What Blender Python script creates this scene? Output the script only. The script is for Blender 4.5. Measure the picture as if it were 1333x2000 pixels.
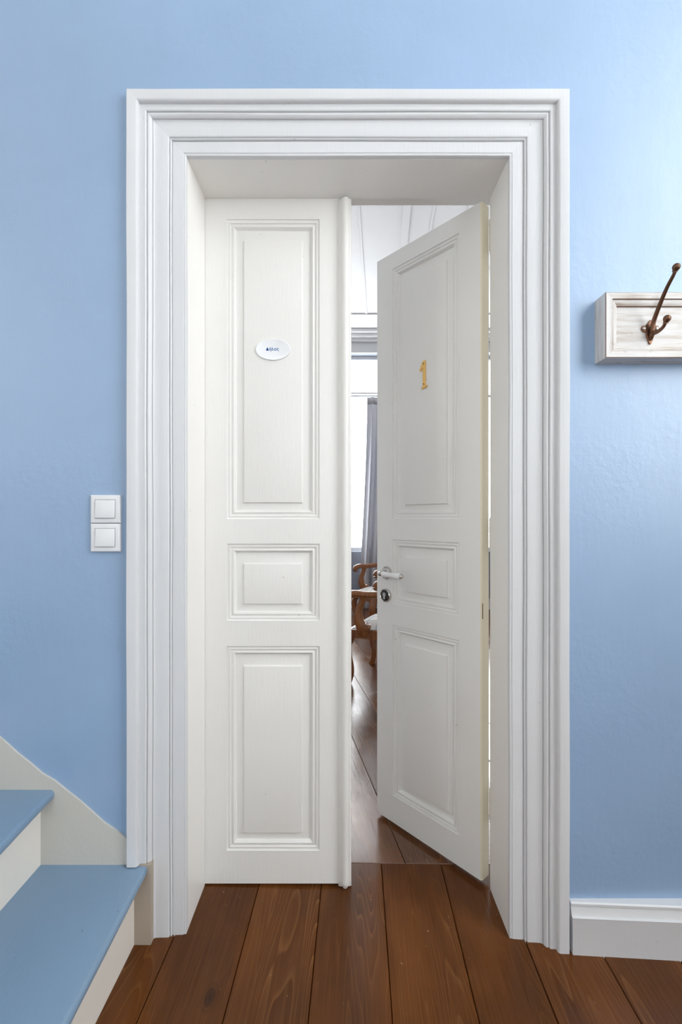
import bpy, bmesh, math, random
from mathutils import Vector, Matrix

random.seed(7)
for o in list(bpy.data.objects):
    bpy.data.objects.remove(o)
scene = bpy.context.scene
C = scene.collection
PI = math.pi

# ------------------------------------------------------------------ camera
CAM_H = 1.18
FPX = 885.0
cam_d = bpy.data.cameras.new('camera')
cam = bpy.data.objects.new('camera', cam_d)
C.objects.link(cam)
cam.location = (0, 0, CAM_H)
cam.rotation_euler = (PI/2, 0, 0)
cam_d.sensor_fit = 'VERTICAL'
cam_d.sensor_height = 36.0
cam_d.lens = FPX/2000*36.0
cam_d.shift_x = -(673-666.5)/2000
cam_d.shift_y = (1012-1000)/2000
cam_d.clip_start = 0.02
scene.camera = cam

# ------------------------------------------------------------------ sky light and exposure
world = bpy.data.worlds.new('world')
scene.world = world
world.use_nodes = True
bg = world.node_tree.nodes['Background']
bg.inputs['Color'].default_value = (0.97, 0.985, 1.0, 1)
bg.inputs['Strength'].default_value = 14.0
scene.view_settings.view_transform = 'Standard'
scene.view_settings.look = 'None'
scene.view_settings.exposure = -0.56
scene.view_settings.gamma = 1.0
scene.view_settings.use_curve_mapping = False


def portal(name, loc, rot, sx, sy):
    l = bpy.data.lights.new(name, 'AREA')
    l.shape = 'RECTANGLE'
    l.size = sx
    l.size_y = sy
    l.cycles.is_portal = True
    o = bpy.data.objects.new(name, l)
    o.location = loc
    o.rotation_euler = rot
    C.objects.link(o)
    return o


# hall window in the wall on the right, two tall windows in the room behind
HX0, HX1, HY0 = -2.3, 2.2, -2.8      # hall extents
HZ = 4.3                            # hall ceiling
HW = dict(y0=-1.40, y1=0.45, z0=1.30, z1=4.15)
LW_FILL = dict(y0=0.0, y1=0.42, z0=1.7, z1=2.8)   # unseen left window, added as fill for the right leaf and reveal
BW_FILL = dict(x0=-0.75, x1=0.25, z0=1.2, z1=2.8)   # unseen window behind the viewer, added to fill the open leaf
RX0, RX1, RY1 = -2.6, 3.4, 6.0       # room extents
RZ = 3.63                            # room ceiling
W1 = dict(x0=-1.0, x1=0.62, z0=0.735, z1=3.36)
W2 = dict(x0=1.55, x1=2.55, z0=0.735, z1=3.36)
portal('hall_daylight', (HX1+0.02, (HW['y0']+HW['y1'])/2, (HW['z0']+HW['z1'])/2), (0, PI/2, 0),
       HW['z1']-HW['z0'], HW['y1']-HW['y0'])
portal('left_fill_portal', (HX0-0.02, (LW_FILL['y0']+LW_FILL['y1'])/2, (LW_FILL['z0']+LW_FILL['z1'])/2), (0, -PI/2, 0),
       LW_FILL['z1']-LW_FILL['z0'], LW_FILL['y1']-LW_FILL['y0'])
portal('back_fill_portal', ((BW_FILL['x0']+BW_FILL['x1'])/2, HY0-0.02, (BW_FILL['z0']+BW_FILL['z1'])/2), (PI/2, 0, 0),
       BW_FILL['x1']-BW_FILL['x0'], BW_FILL['z1']-BW_FILL['z0'])
for k, w in enumerate((W1, W2)):
    portal('room_daylight', ((w['x0']+w['x1'])/2, RY1+0.12, (w['z0']+w['z1'])/2), (-PI/2, 0, 0),
           w['x1']-w['x0'], w['z1']-w['z0'])


# ------------------------------------------------------------------ materials
def nodes(name):
    m = bpy.data.materials.new(name)
    m.use_nodes = True
    return m, m.node_tree, m.node_tree.nodes['Principled BSDF']


def add(nt, kind, **kw):
    n = nt.nodes.new(kind)
    for k, v in kw.items():
        if k in n.inputs:
            n.inputs[k].default_value = v
        else:
            setattr(n, k, v)
    return n


def noise(nt, scale, detail=4, rough=0.55, stretch=None, src=None, distortion=0.0):
    n = add(nt, 'ShaderNodeTexNoise', Scale=scale, Detail=detail, Roughness=rough, Distortion=distortion)
    if src is None:
        tc = add(nt, 'ShaderNodeTexCoord')
        src = tc.outputs['Object']
    if stretch:
        mp = add(nt, 'ShaderNodeMapping')
        mp.inputs['Scale'].default_value = stretch
        nt.links.new(src, mp.inputs['Vector'])
        src = mp.outputs['Vector']
    nt.links.new(src, n.inputs['Vector'])
    return n.outputs['Fac']


def ramp(nt, fac, stops):
    r = add(nt, 'ShaderNodeValToRGB')
    cr = r.color_ramp
    while len(cr.elements) < len(stops):
        cr.elements.new(0.5)
    for e, (p, c) in zip(cr.elements, stops):
        e.position = p
        e.color = (c[0], c[1], c[2], 1) if not isinstance(c, float) else (c, c, c, 1)
    nt.links.new(fac, r.inputs['Fac'])
    return r.outputs['Color']


def mixc(nt, fac, a, b, blend='MIX'):
    n = add(nt, 'ShaderNodeMix', data_type='RGBA', blend_type=blend)
    for i, v in ((0, fac), (6, a), (7, b)):
        if hasattr(v, 'links') or hasattr(v, 'is_linked'):
            nt.links.new(v, n.inputs[i])
        else:
            n.inputs[i].default_value = v if i == 0 else (v[0], v[1], v[2], 1)
    return n.outputs[2]


def bump(nt, bsdf, height, strength, dist, prev=None):
    b = add(nt, 'ShaderNodeBump', Strength=strength, Distance=dist)
    nt.links.new(height, b.inputs['Height'])
    if prev is not None:
        nt.links.new(prev, b.inputs['Normal'])
    nt.links.new(b.outputs['Normal'], bsdf.inputs['Normal'])
    return b.outputs['Normal']


def plain(name, col, rough=0.5, metal=0.0, var=0.06, bs=60, bstr=0.1):
    m, nt, b = nodes(name)
    f = noise(nt, 9, 3)
    d = tuple(c*(1-var) for c in col)
    l = tuple(min(1, c*(1+var)) for c in col)
    nt.links.new(ramp(nt, f, [(0.3, d), (0.7, l)]), b.inputs['Base Color'])
    b.inputs['Roughness'].default_value = rough
    b.inputs['Metallic'].default_value = metal
    if bstr:
        bump(nt, b, noise(nt, bs, 3), bstr, 0.002)
    return m


def paint_mat(name, col, rough=0.38, brush=(14, 14, 1.2), chips=True):
    """thick old gloss paint: brush marks, slight dirt specks"""
    m, nt, b = nodes(name)
    f = noise(nt, 3.0, 4)
    d = tuple(c*0.965 for c in col)
    base = ramp(nt, f, [(0.3, d), (0.7, col)])
    sp = noise(nt, 55, 2, 0.5)
    spm = ramp(nt, sp, [(0.0, 0.0), (0.765, 0.0), (0.80, 0.6)])
    base = mixc(nt, spm, base, (col[0]*0.62, col[1]*0.58, col[2]*0.52)) if chips else base
    nt.links.new(base, b.inputs['Base Color'])
    b.inputs['Roughness'].default_value = rough
    n1 = bump(nt, b, noise(nt, 12, 3, 0.6, stretch=brush), 0.16, 0.003)
    bump(nt, b, noise(nt, 22, 4, 0.6), 0.10, 0.003, n1)
    return m


def wall_mat(name, col):
    m, nt, b = nodes(name)
    f = noise(nt, 1.6, 5, 0.6)
    d = tuple(c*0.93 for c in col)
    l = tuple(min(1, c*1.05) for c in col)
    nt.links.new(ramp(nt, f, [(0.3, d), (0.7, l)]), b.inputs['Base Color'])
    b.inputs['Roughness'].default_value = 0.45
    b.inputs['Specular IOR Level'].default_value = 1.0
    b.inputs['Coat Weight'].default_value = 0.7
    b.inputs['Coat Roughness'].default_value = 0.5
    patch = noise(nt, 2.6, 3, 0.5)
    pm = ramp(nt, patch, [(0.42, 0.12), (0.62, 1.0)])
    fine = noise(nt, 48, 5, 0.62)
    mul = add(nt, 'ShaderNodeMath', operation='MULTIPLY')
    nt.links.new(pm, mul.inputs[0])
    nt.links.new(fine, mul.inputs[1])
    n1 = bump(nt, b, mul.outputs[0], 0.42, 0.004)
    n2 = bump(nt, b, noise(nt, 7, 4, 0.5, stretch=(2.2, 1, 0.7)), 0.22, 0.008, n1)
    bump(nt, b, noise(nt, 1.1, 2, 0.5), 0.22, 0.03, n2)
    return m


def floor_mat(name, spec=0.24, r0=0.14, r1=0.25, relief=1.0):
    m, nt, b = nodes(name)
    tc = add(nt, 'ShaderNodeTexCoord')
    oi = add(nt, 'ShaderNodeObjectInfo')
    off = add(nt, 'ShaderNodeVectorMath', operation='MULTIPLY_ADD')
    comb = add(nt, 'ShaderNodeCombineXYZ')
    for k in range(3):
        nt.links.new(oi.outputs['Random'], comb.inputs[k])
    nt.links.new(comb.outputs[0], off.inputs[0])
    off.inputs[1].default_value = (13.0, 29.0, 7.0)
    nt.links.new(tc.outputs['Object'], off.inputs[2])
    v = off.outputs[0]
    # cathedral grain: contour lines of a stretched noise
    low = noise(nt, 1.0, 2, 0.5, stretch=(6.5, 0.42, 1), src=v, distortion=0.15)
    k1 = add(nt, 'ShaderNodeMath', operation='MULTIPLY')
    k1.inputs[1].default_value = 44.0
    nt.links.new(low, k1.inputs[0])
    fr = add(nt, 'ShaderNodeMath', operation='FRACT')
    nt.links.new(k1.outputs[0], fr.inputs[0])
    ring = ramp(nt, fr.outputs[0], [(0.0, 0.0), (0.72, 0.25), (0.93, 1.0), (1.0, 0.0)])
    fibre = noise(nt, 1.0, 4, 0.6, stretch=(170, 4.0, 1), src=v)
    blot = noise(nt, 1.0, 4, 0.55, stretch=(6, 2.5, 1), src=v)
    base = ramp(nt, blot, [(0.25, (0.052, 0.0150, 0.0030)), (0.5, (0.102, 0.0305, 0.0055)), (0.78, (0.18, 0.057, 0.011))])
    base = mixc(nt, ramp(nt, fibre, [(0.35, 0.0), (0.75, 0.55)]), base, (0.15, 0.056, 0.017))
    rm = add(nt, 'ShaderNodeMath', operation='MULTIPLY')
    sep = noise(nt, 1.0, 2, 0.5, stretch=(7, 1.6, 1), src=v)
    nt.links.new(ring, rm.inputs[0])
    nt.links.new(ramp(nt, sep, [(0.42, 0.05), (0.66, 0.5)]), rm.inputs[1])
    base = mixc(nt, rm.outputs[0], base, (0.33, 0.14, 0.042))
    # knots
    vo = add(nt, 'ShaderNodeTexVoronoi', Scale=1.0)
    mp = add(nt, 'ShaderNodeMapping')
    mp.inputs['Scale'].default_value = (6.0, 3.2, 1)
    nt.links.new(v, mp.inputs['Vector'])
    nt.links.new(mp.outputs[0], vo.inputs['Vector'])
    kn = ramp(nt, vo.outputs['Distance'], [(0.0, 0.8), (0.07, 0.55), (0.085, 0.0), (0.10, 0.25), (0.13, 0.0)])
    base = mixc(nt, kn, base, (0.022, 0.010, 0.006))
    # pale scuffs and flecks
    fl = noise(nt, 60, 2, 0.5, src=v)
    base = mixc(nt, ramp(nt, fl, [(0.74, 0.0), (0.80, 0.55)]), base, (0.32, 0.2, 0.11))
    hue = add(nt, 'ShaderNodeHueSaturation')
    vr = add(nt, 'ShaderNodeMapRange')
    vr.inputs['To Min'].default_value = 0.82
    vr.inputs['To Max'].default_value = 1.2
    nt.links.new(oi.outputs['Random'], vr.inputs['Value'])
    nt.links.new(vr.outputs[0], hue.inputs['Value'])
    nt.links.new(base, hue.inputs['Color'])
    nt.links.new(hue.outputs['Color'], b.inputs['Base Color'])
    rr = noise(nt, 5, 4, 0.6, src=v)
    rgh = ramp(nt, rr, [(0.3, r0), (0.7, r1)])
    nt.links.new(rgh, b.inputs['Roughness'])
    b.inputs['Specular IOR Level'].default_value = spec
    n1 = bump(nt, b, fibre, 0.10*relief, 0.002)
    n2 = bump(nt, b, noise(nt, 9, 3, 0.5, src=v), 0.10*relief, 0.004, n1)
    bump(nt, b, noise(nt, 1.0, 3, 0.5, stretch=(14, 2.2, 1), src=v), 0.2*relief, 0.004, n2)
    return m


def brown_wood(name, c1, c2, rough=0.3):
    m, nt, b = nodes(name)
    f = noise(nt, 1.0, 4, 0.6, stretch=(60, 60, 7))
    nt.links.new(ramp(nt, f, [(0.3, c1), (0.7, c2)]), b.inputs['Base Color'])
    b.inputs['Roughness'].default_value = rough
    b.inputs['Coat Weight'].default_value = 0.2
    return m


def distressed(name):
    """chalky white paint rubbed through to brown wood; the grain runs along X"""
    m, nt, b = nodes(name)
    g = noise(nt, 1.0, 5, 0.65, stretch=(5, 75, 75))
    base = ramp(nt, g, [(0.26, (0.36, 0.26, 0.20)), (0.40, (0.58, 0.53, 0.48)), (0.56, (0.72, 0.71, 0.70))])
    w = noise(nt, 24, 4, 0.6)
    base = mixc(nt, ramp(nt, w, [(0.62, 0.0), (0.72, 0.45)]), base, (0.34, 0.24, 0.18))
    nt.links.new(base, b.inputs['Base Color'])
    b.inputs['Roughness'].default_value = 0.55
    bump(nt, b, g, 0.25, 0.002)
    return m


def distressed_v(name):
    m = distressed(name)
    for n in m.node_tree.nodes:
        if n.type == 'MAPPING':
            n.inputs['Scale'].default_value = (75, 75, 5)
    return m


def plaid(name):
    m, nt, b = nodes(name)
    tc = add(nt, 'ShaderNodeTexCoord')
    sx = add(nt, 'ShaderNodeSeparateXYZ')
    nt.links.new(tc.outputs['Object'], sx.inputs[0])
    col = (0.74, 0.72, 0.68)
    for ax, c in ((0, (0.33, 0.30, 0.26)), (1, (0.30, 0.36, 0.45))):
        mm = add(nt, 'ShaderNodeMath', operation='MULTIPLY')
        mm.inputs[1].default_value = 11.0
        nt.links.new(sx.outputs[ax], mm.inputs[0])
        fr = add(nt, 'ShaderNodeMath', operation='FRACT')
        nt.links.new(mm.outputs[0], fr.inputs[0])
        msk = ramp(nt, fr.outputs[0], [(0.0, 0.0), (0.40, 0.0), (0.45, 0.55), (0.60, 0.55), (0.65, 0.0), (0.82, 0.0), (0.84, 0.5), (0.88, 0.0)])
        col = mixc(nt, msk, col, c)
    nt.links.new(col, b.inputs['Base Color'])
    b.inputs['Roughness'].default_value = 0.85
    bump(nt, b, noise(nt, 300, 2), 0.2, 0.001)
    return m


def glass_mat(name):
    m = bpy.data.materials.new(name)
    m.use_nodes = True
    nt = m.node_tree
    nt.nodes.clear()
    out = nt.nodes.new('ShaderNodeOutputMaterial')
    t = nt.nodes.new('ShaderNodeBsdfTransparent')
    t.inputs['Color'].default_value = (0.96, 0.975, 0.98, 1)
    g = nt.nodes.new('ShaderNodeBsdfGlossy')
    g.inputs['Roughness'].default_value = 0.02
    mx = nt.nodes.new('ShaderNodeMixShader')
    mx.inputs[0].default_value = 0.04
    nt.links.new(t.outputs[0], mx.inputs[1])
    nt.links.new(g.outputs[0], mx.inputs[2])
    nt.links.new(mx.outputs[0], out.inputs['Surface'])
    return m


def curtain_mat(name):
    m, nt, b = nodes(name)
    f = noise(nt, 1.0, 3, 0.6, stretch=(300, 300, 30))
    nt.links.new(ramp(nt, f, [(0.3, (0.68, 0.68, 0.71)), (0.7, (0.76, 0.76, 0.79))]), b.inputs['Base Color'])
    b.inputs['Roughness'].default_value = 0.9
    tr = nt.nodes.new('ShaderNodeBsdfTranslucent')
    tr.inputs['Color'].default_value = (0.5, 0.5, 0.53, 1)
    mx = nt.nodes.new('ShaderNodeMixShader')
    mx.inputs[0].default_value = 0.27
    out = nt.nodes['Material Output']
    nt.links.new(b.outputs[0], mx.inputs[1])
    nt.links.new(tr.outputs[0], mx.inputs[2])
    nt.links.new(mx.outputs[0], out.inputs['Surface'])
    return m


M = dict(
    wall=wall_mat('blue_plaster', (0.265, 0.40, 0.60)),
    white=paint_mat('white_gloss_paint', (0.695, 0.70, 0.715)),
    door=paint_mat('door_paint', (0.83, 0.815, 0.785)),
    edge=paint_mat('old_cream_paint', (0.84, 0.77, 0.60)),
    reveal=paint_mat('reveal_paint', (0.91, 0.89, 0.86)),
    cream=paint_mat('cream_paint', (0.86, 0.81, 0.74), rough=0.45),
    floor=floor_mat('stained_pine'),
    floor2=floor_mat('varnished_pine', 1.0, 0.18, 0.30, 0.8),
    sub=plain('dark_joint', (0.02, 0.012, 0.008), 0.9),
    tread=paint_mat('blue_stair_paint', (0.21, 0.315, 0.44), rough=0.36, brush=(10, 1.5, 10)),
    endblock=paint_mat('stained_plaster', (0.44, 0.37, 0.30), rough=0.6, brush=(9, 9, 5)),
    rackb=plain('bare_brown_wood', (0.23, 0.12, 0.07), 0.6, var=0.3),
    skirt=paint_mat('grey_cement_paint', (0.60, 0.575, 0.52), rough=0.5, brush=(9, 9, 5)),
    hallw=plain('hall_white_plaster', (0.78, 0.79, 0.80), 0.7),
    hallb=plain('hall_cream_plaster', (0.88, 0.78, 0.65), 0.6),
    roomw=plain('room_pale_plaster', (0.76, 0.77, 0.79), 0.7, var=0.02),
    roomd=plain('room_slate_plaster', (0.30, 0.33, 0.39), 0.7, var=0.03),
    roomc=plain('room_ceiling_paint', (0.85, 0.845, 0.85), 0.55, var=0.01),
    plastic=plain('white_plastic', (0.80, 0.80, 0.81), 0.28, bstr=0),
    brass=plain('polished_brass', (0.93, 0.58, 0.20), 0.24, 1.0, bstr=0.03),
    hole=plain('dark_hole', (0.03, 0.02, 0.015), 0.6, bstr=0),
    chrome=plain('nickel', (0.62, 0.60, 0.57), 0.12, 1.0, bstr=0),
    porcelain=plain('white_porcelain', (0.86, 0.86, 0.85), 0.12, bstr=0),
    plate=plain('satin_white_plate', (0.86, 0.87, 0.89), 0.45, bstr=0),
    screw=plain('dull_steel', (0.42, 0.38, 0.34), 0.35, 0.9, bstr=0),
    blackm=plain('dark_cylinder_metal', (0.05, 0.05, 0.05), 0.25, 0.8, bstr=0),
    blue=plain('blue_ink', (0.01, 0.13, 0.42), 0.5, bstr=0),
    bronze=plain('aged_bronze', (0.17, 0.09, 0.055), 0.38, 0.85, var=0.3, bs=120, bstr=0.25),
    rack=distressed('distressed_white_wood'),
    rackv=distressed_v('distressed_white_wood_upright'),
    chair=brown_wood('walnut_stain', (0.17, 0.055, 0.016), (0.33, 0.125, 0.036)),
    plaid=plaid('plaid_upholstery'),
    glass=glass_mat('window_glass'),
    curtain=curtain_mat('grey_curtain_cloth'),
    ground=plain('outside_ground', (0.5, 0.5, 0.48), 0.9),
)


# ------------------------------------------------------------------ builders
def mesh_obj(name, verts, faces, mat, parent=None, smooth=None, recalc=True):
    me = bpy.data.meshes.new(name)
    me.from_pydata([tuple(v) for v in verts], [], faces)
    if recalc:
        bm = bmesh.new()
        bm.from_mesh(me)
        bmesh.ops.remove_doubles(bm, verts=bm.verts, dist=1e-6)
        bmesh.ops.recalc_face_normals(bm, faces=bm.faces)
        bm.to_mesh(me)
        bm.free()
    if smooth is not None:
        for p in me.polygons:
            p.use_smooth = True
        me.set_sharp_from_angle(angle=math.radians(smooth))
    me.materials.append(M[mat])
    o = bpy.data.objects.new(name, me)
    C.objects.link(o)
    if parent is not None:
        o.parent = parent
    return o


def empty(name, loc=(0, 0, 0), rz=0.0):
    o = bpy.data.objects.new(name, None)
    o.empty_display_size = 0.05
    o.location = loc
    o.rotation_euler = (0, 0, rz)
    C.objects.link(o)
    return o


def tag(o, label=None, cat=None, group=None, kind=None):
    for k, v in (('label', label), ('category', cat), ('group', group), ('kind', kind)):
        if v:
            o[k] = v
    return o


class MB:
    def __init__(self):
        self.v, self.f = [], []

    def add(self, vs, fs):
        n = len(self.v)
        self.v += [Vector(p) for p in vs]
        self.f += [tuple(i+n for i in f) for f in fs]
        return self

    def box(self, x0, x1, y0, y1, z0, z1, bev=0.0):
        if bev <= 0:
            vs = [(x, y, z) for x in (x0, x1) for y in (y0, y1) for z in (z0, z1)]
            fs = [(0, 1, 3, 2), (4, 6, 7, 5), (0, 4, 5, 1), (2, 3, 7, 6), (0, 2, 6, 4), (1, 5, 7, 3)]
            return self.add(vs, fs)
        bm = bmesh.new()
        bmesh.ops.create_cube(bm, size=1.0)
        for v in bm.verts:
            v.co = Vector(((x0+x1)/2+v.co.x*(x1-x0), (y0+y1)/2+v.co.y*(y1-y0), (z0+z1)/2+v.co.z*(z1-z0)))
        bmesh.ops.bevel(bm, geom=list(bm.edges), offset=bev, segments=2, profile=0.5, affect='EDGES')
        bm.verts.index_update()
        self.add([v.co.copy() for v in bm.verts], [tuple(v.index for v in f.verts) for f in bm.faces])
        bm.free()
        return self

    def prism(self, poly, a, b, fn):
        """poly: 2D points; fn(u,v,t) -> xyz; extruded t=a..b"""
        n = len(poly)
        vs = [fn(u, v, a) for u, v in poly]+[fn(u, v, b) for u, v in poly]
        fs = [tuple(range(n)), tuple(range(2*n-1, n-1, -1))]
        fs += [(i, (i+1) % n, n+(i+1) % n, n+i) for i in range(n)]
        return self.add(vs, fs)

    def sweep(self, pts, radii, seg=12, up=(0, 0, 1), cap=True):
        """pts: list of points, radii: (rx, ry) pairs or floats; elliptical section"""
        pts = [Vector(p) for p in pts]
        n = len(pts)
        vs, fs = [], []
        upv = Vector(up)
        for i, p in enumerate(pts):
            t = (pts[min(i+1, n-1)]-pts[max(i-1, 0)]).normalized()
            s = t.cross(upv)
            if s.length < 1e-4:
                s = t.cross(Vector((1, 0, 0)))
            s.normalize()
            w = s.cross(t).normalized()
            r = radii[i] if not isinstance(radii, (int, float)) else radii
            rx, ry = r if isinstance(r, tuple) else (r, r)
            for k in range(seg):
                a = 2*PI*k/seg
                vs.append(p+s*math.cos(a)*rx+w*math.sin(a)*ry)
        for i in range(n-1):
            for k in range(seg):
                a, b = i*seg+k, i*seg+(k+1) % seg
                fs.append((a, b, b+seg, a+seg))
        if cap:
            fs.append(tuple(range(seg-1, -1, -1)))
            fs.append(tuple(range((n-1)*seg, n*seg)))
        return self.add(vs, fs)

    def lathe(self, prof, axis_o, axis_d, seg=24):
        """prof: (r, h) pairs along an axis"""
        d = Vector(axis_d).normalized()
        s = d.cross(Vector((0, 0, 1)))
        if s.length < 1e-4:
            s = Vector((1, 0, 0))
        s.normalize()
        w = s.cross(d)
        o = Vector(axis_o)
        vs, fs = [], []
        for r, h in prof:
            for k in range(seg):
                a = 2*PI*k/seg
                vs.append(o+d*h+(s*math.cos(a)+w*math.sin(a))*max(r, 1e-5))
        for i in range(len(prof)-1):
            for k in range(seg):
                a, b = i*seg+k, i*seg+(k+1) % seg
                fs.append((a, b, b+seg, a+seg))
        fs.append(tuple(range(seg-1, -1, -1)))
        fs.append(tuple(range((len(prof)-1)*seg, len(prof)*seg)))
        return self.add(vs, fs)

    def build(self, name, mat, parent=None, smooth=None):
        return mesh_obj(name, self.v, self.f, mat, parent, smooth)


def catmull(pts, n=6):
    P = [Vector(p) for p in pts]
    P = [P[0]*2-P[1]]+P+[P[-1]*2-P[-2]]
    out = []
    for i in range(1, len(P)-2):
        for k in range(n):
            t = k/n
            a, b, c, d = P[i-1], P[i], P[i+1], P[i+2]
            out.append(0.5*((2*b)+(c-a)*t+(2*a-5*b+4*c-d)*t*t+(3*b-a-3*c+d)*t**3))
    out.append(P[-2])
    return out


def lerp_list(vals, n):
    """resample tuple list linearly to n entries"""
    out = []
    for i in range(n):
        s = i/(n-1)*(len(vals)-1)
        k = min(int(s), len(vals)-2)
        f = s-k
        a, b = vals[k], vals[k+1]
        out.append(tuple(p+(q-p)*f for p, q in zip(a, b)))
    return out


SL = 0.013


def fz(x):
    """the old floor dips gently towards the right"""
    return -SL*x


# ------------------------------------------------------------------ the setting: key measures (metres)
D_WALL = 1.255       # hall face of the wall
D_IN = 1.2825        # inner edge of the casing
D_BACK = 1.45        # end of the reveal, doors shut against it
D_ROOM = 1.50        # room face of the wall
XL, XR = -0.447, 0.467
Z_SOF = 2.2035

# hall face of the door wall, one piece with the doorway cut out
def wall_with_hole(name, y0, y1, x0, x1, z0, z1, hx0, hx1, hz1, mat, mat_back=None):
    b = MB()
    b.box(x0, hx0, y0, y1, z0, z1)
    b.box(hx1, x1, y0, y1, z0, z1)
    b.box(hx0, hx1, y0, y1, hz1, z1)
    return b.build(name, mat)


w = wall_with_hole('wall_front', D_WALL, D_ROOM-0.012, HX0-0.15, HX1+0.15, -0.1, HZ+0.1, XL-0.125, XR+0.125, Z_SOF+0.125, 'wall')
tag(w, 'pale blue painted plaster wall around the white doorway', 'wall', kind='structure')
w = wall_with_hole('wall_room_side', D_ROOM-0.012, D_ROOM, RX0, RX1, -0.1, RZ+0.1, XL-0.06, XR+0.06, Z_SOF+0.05, 'roomw')
tag(w, 'inner face of the doorway wall in the room beyond', 'wall', kind='structure')

# hall shell
b = MB()
b.box(HX0-0.15, HX0, HY0-0.15, LW_FILL['y0'], -0.1, HZ+0.1)
b.box(HX0-0.15, HX0, LW_FILL['y1'], D_WALL, -0.1, HZ+0.1)
b.box(HX0-0.15, HX0, LW_FILL['y0'], LW_FILL['y1'], -0.1, LW_FILL['z0'])
b.box(HX0-0.15, HX0, LW_FILL['y0'], LW_FILL['y1'], LW_FILL['z1'], HZ+0.1)
tag(b.build('wall_left', 'hallb'), 'cream hall wall at the far left past the stairs', 'wall', kind='structure')
b = MB()
b.box(HX1, HX1+0.15, HY0-0.15, HW['y0'], -0.1, HZ+0.1)
b.box(HX1, HX1+0.15, HW['y1'], D_WALL, -0.1, HZ+0.1)
b.box(HX1, HX1+0.15, HW['y0'], HW['y1'], -0.1, HW['z0'])
b.box(HX1, HX1+0.15, HW['y0'], HW['y1'], HW['z1'], HZ+0.1)
tag(b.build('wall_right', 'hallb'), 'cream hall wall on the right holding the hall window', 'wall', kind='structure')
b = MB()
b.box(HX0, BW_FILL['x0'], HY0-0.15, HY0, -0.1, HZ+0.1)
b.box(BW_FILL['x1'], HX1, HY0-0.15, HY0, -0.1, HZ+0.1)
b.box(BW_FILL['x0'], BW_FILL['x1'], HY0-0.15, HY0, -0.1, BW_FILL['z0'])
b.box(BW_FILL['x0'], BW_FILL['x1'], HY0-0.15, HY0, BW_FILL['z1'], HZ+0.1)
tag(b.build('wall_back', 'hallw'), 'white hall wall behind the viewer', 'wall', kind='structure')
w = MB().box(HX0-0.15, HX1+0.15, HY0-0.15, D_WALL, HZ, HZ+0.1).build('ceiling', 'hallw')
tag(w, 'white plaster ceiling of the stair hall', 'ceiling', kind='structure')

# room shell
w = MB().box(RX0-0.15, RX0, D_ROOM, RY1+0.3, -0.1, RZ+0.1).build('wall_room_left', 'roomw')
tag(w, 'pale left wall of the room beyond', 'wall', kind='structure')
w = MB().box(RX1, RX1+0.15, D_ROOM, RY1+0.3, -0.1, RZ+0.1).build('wall_room_right', 'roomw')
tag(w, 'pale right wall of the room beyond', 'wall', kind='structure')
b = MB()
xs = [RX0, W1['x0'], W1['x1'], W2['x0'], W2['x1'], RX1]
for i in (0, 2, 4):
    b.box(xs[i], xs[i+1], RY1, RY1+0.3, -0.1, RZ+0.1)
for wd in (W1, W2):
    b.box(wd['x0'], wd['x1'], RY1, RY1+0.3, -0.1, wd['z0'])
    b.box(wd['x0'], wd['x1'], RY1, RY1+0.3, wd['z1'], RZ+0.1)
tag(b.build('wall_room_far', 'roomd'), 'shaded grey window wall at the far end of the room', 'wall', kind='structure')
rc = MB().box(RX0-0.15, RX1+0.15, D_ROOM, RY1+0.3, RZ, RZ+0.1).build('ceiling_room', 'roomc')
tag(rc, 'white boarded ceiling with battens seen through the door gap', 'ceiling', kind='structure')
# ceiling battens run slightly askew to the door wall
ang = math.atan(0.081)
for (x_at, wd, hh) in ((-0.95, 0.06, 0.022), (-0.66, 0.02, 0.010), (-0.26, 0.06, 0.022), (0.105, 0.022, 0.014), (0.485, 0.062, 0.024), (0.70, 0.02, 0.012),
                       (0.99, 0.05, 0.022), (1.35, 0.02, 0.012), (1.72, 0.062, 0.024), (2.1, 0.02, 0.012)):
    bb = MB().box(-wd/2, wd/2, -1.93, 1.95, -hh, 0, 0.004).build('batten', 'roomc', rc)
    bb.location = (x_at, 3.46, RZ)
    bb.rotation_euler = (0, 0, -ang)
bb = MB().box(RX0, RX1, 5.42, RY1, RZ-0.018, RZ).build('border_board', 'roomc', rc)
for k, (y0, dz) in enumerate(((5.80, 0.04), (5.86, 0.075), (5.93, 0.115))):
    MB().box(RX0, RX1, y0, RY1, RZ-dz-0.018, RZ-0.018 if k == 0 else RZ-0.02, 0.005).build('crown_moulding', 'roomc', rc)
t = MB().box(RX0, RX1, RY1-0.03, RY1, W1['z1'], RZ-0.13, 0.004).build('trim_window_head', 'white')
tag(t, 'white lintel board above the bright room window', 'trim', kind='structure')
t = MB().box(RX0, RX1, RY1-0.02, RY1, -0.05, 0.11, 0.004).build('baseboard_room', 'white')
tag(t, 'white baseboard along the far wall of the room', 'baseboard', kind='structure')


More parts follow.
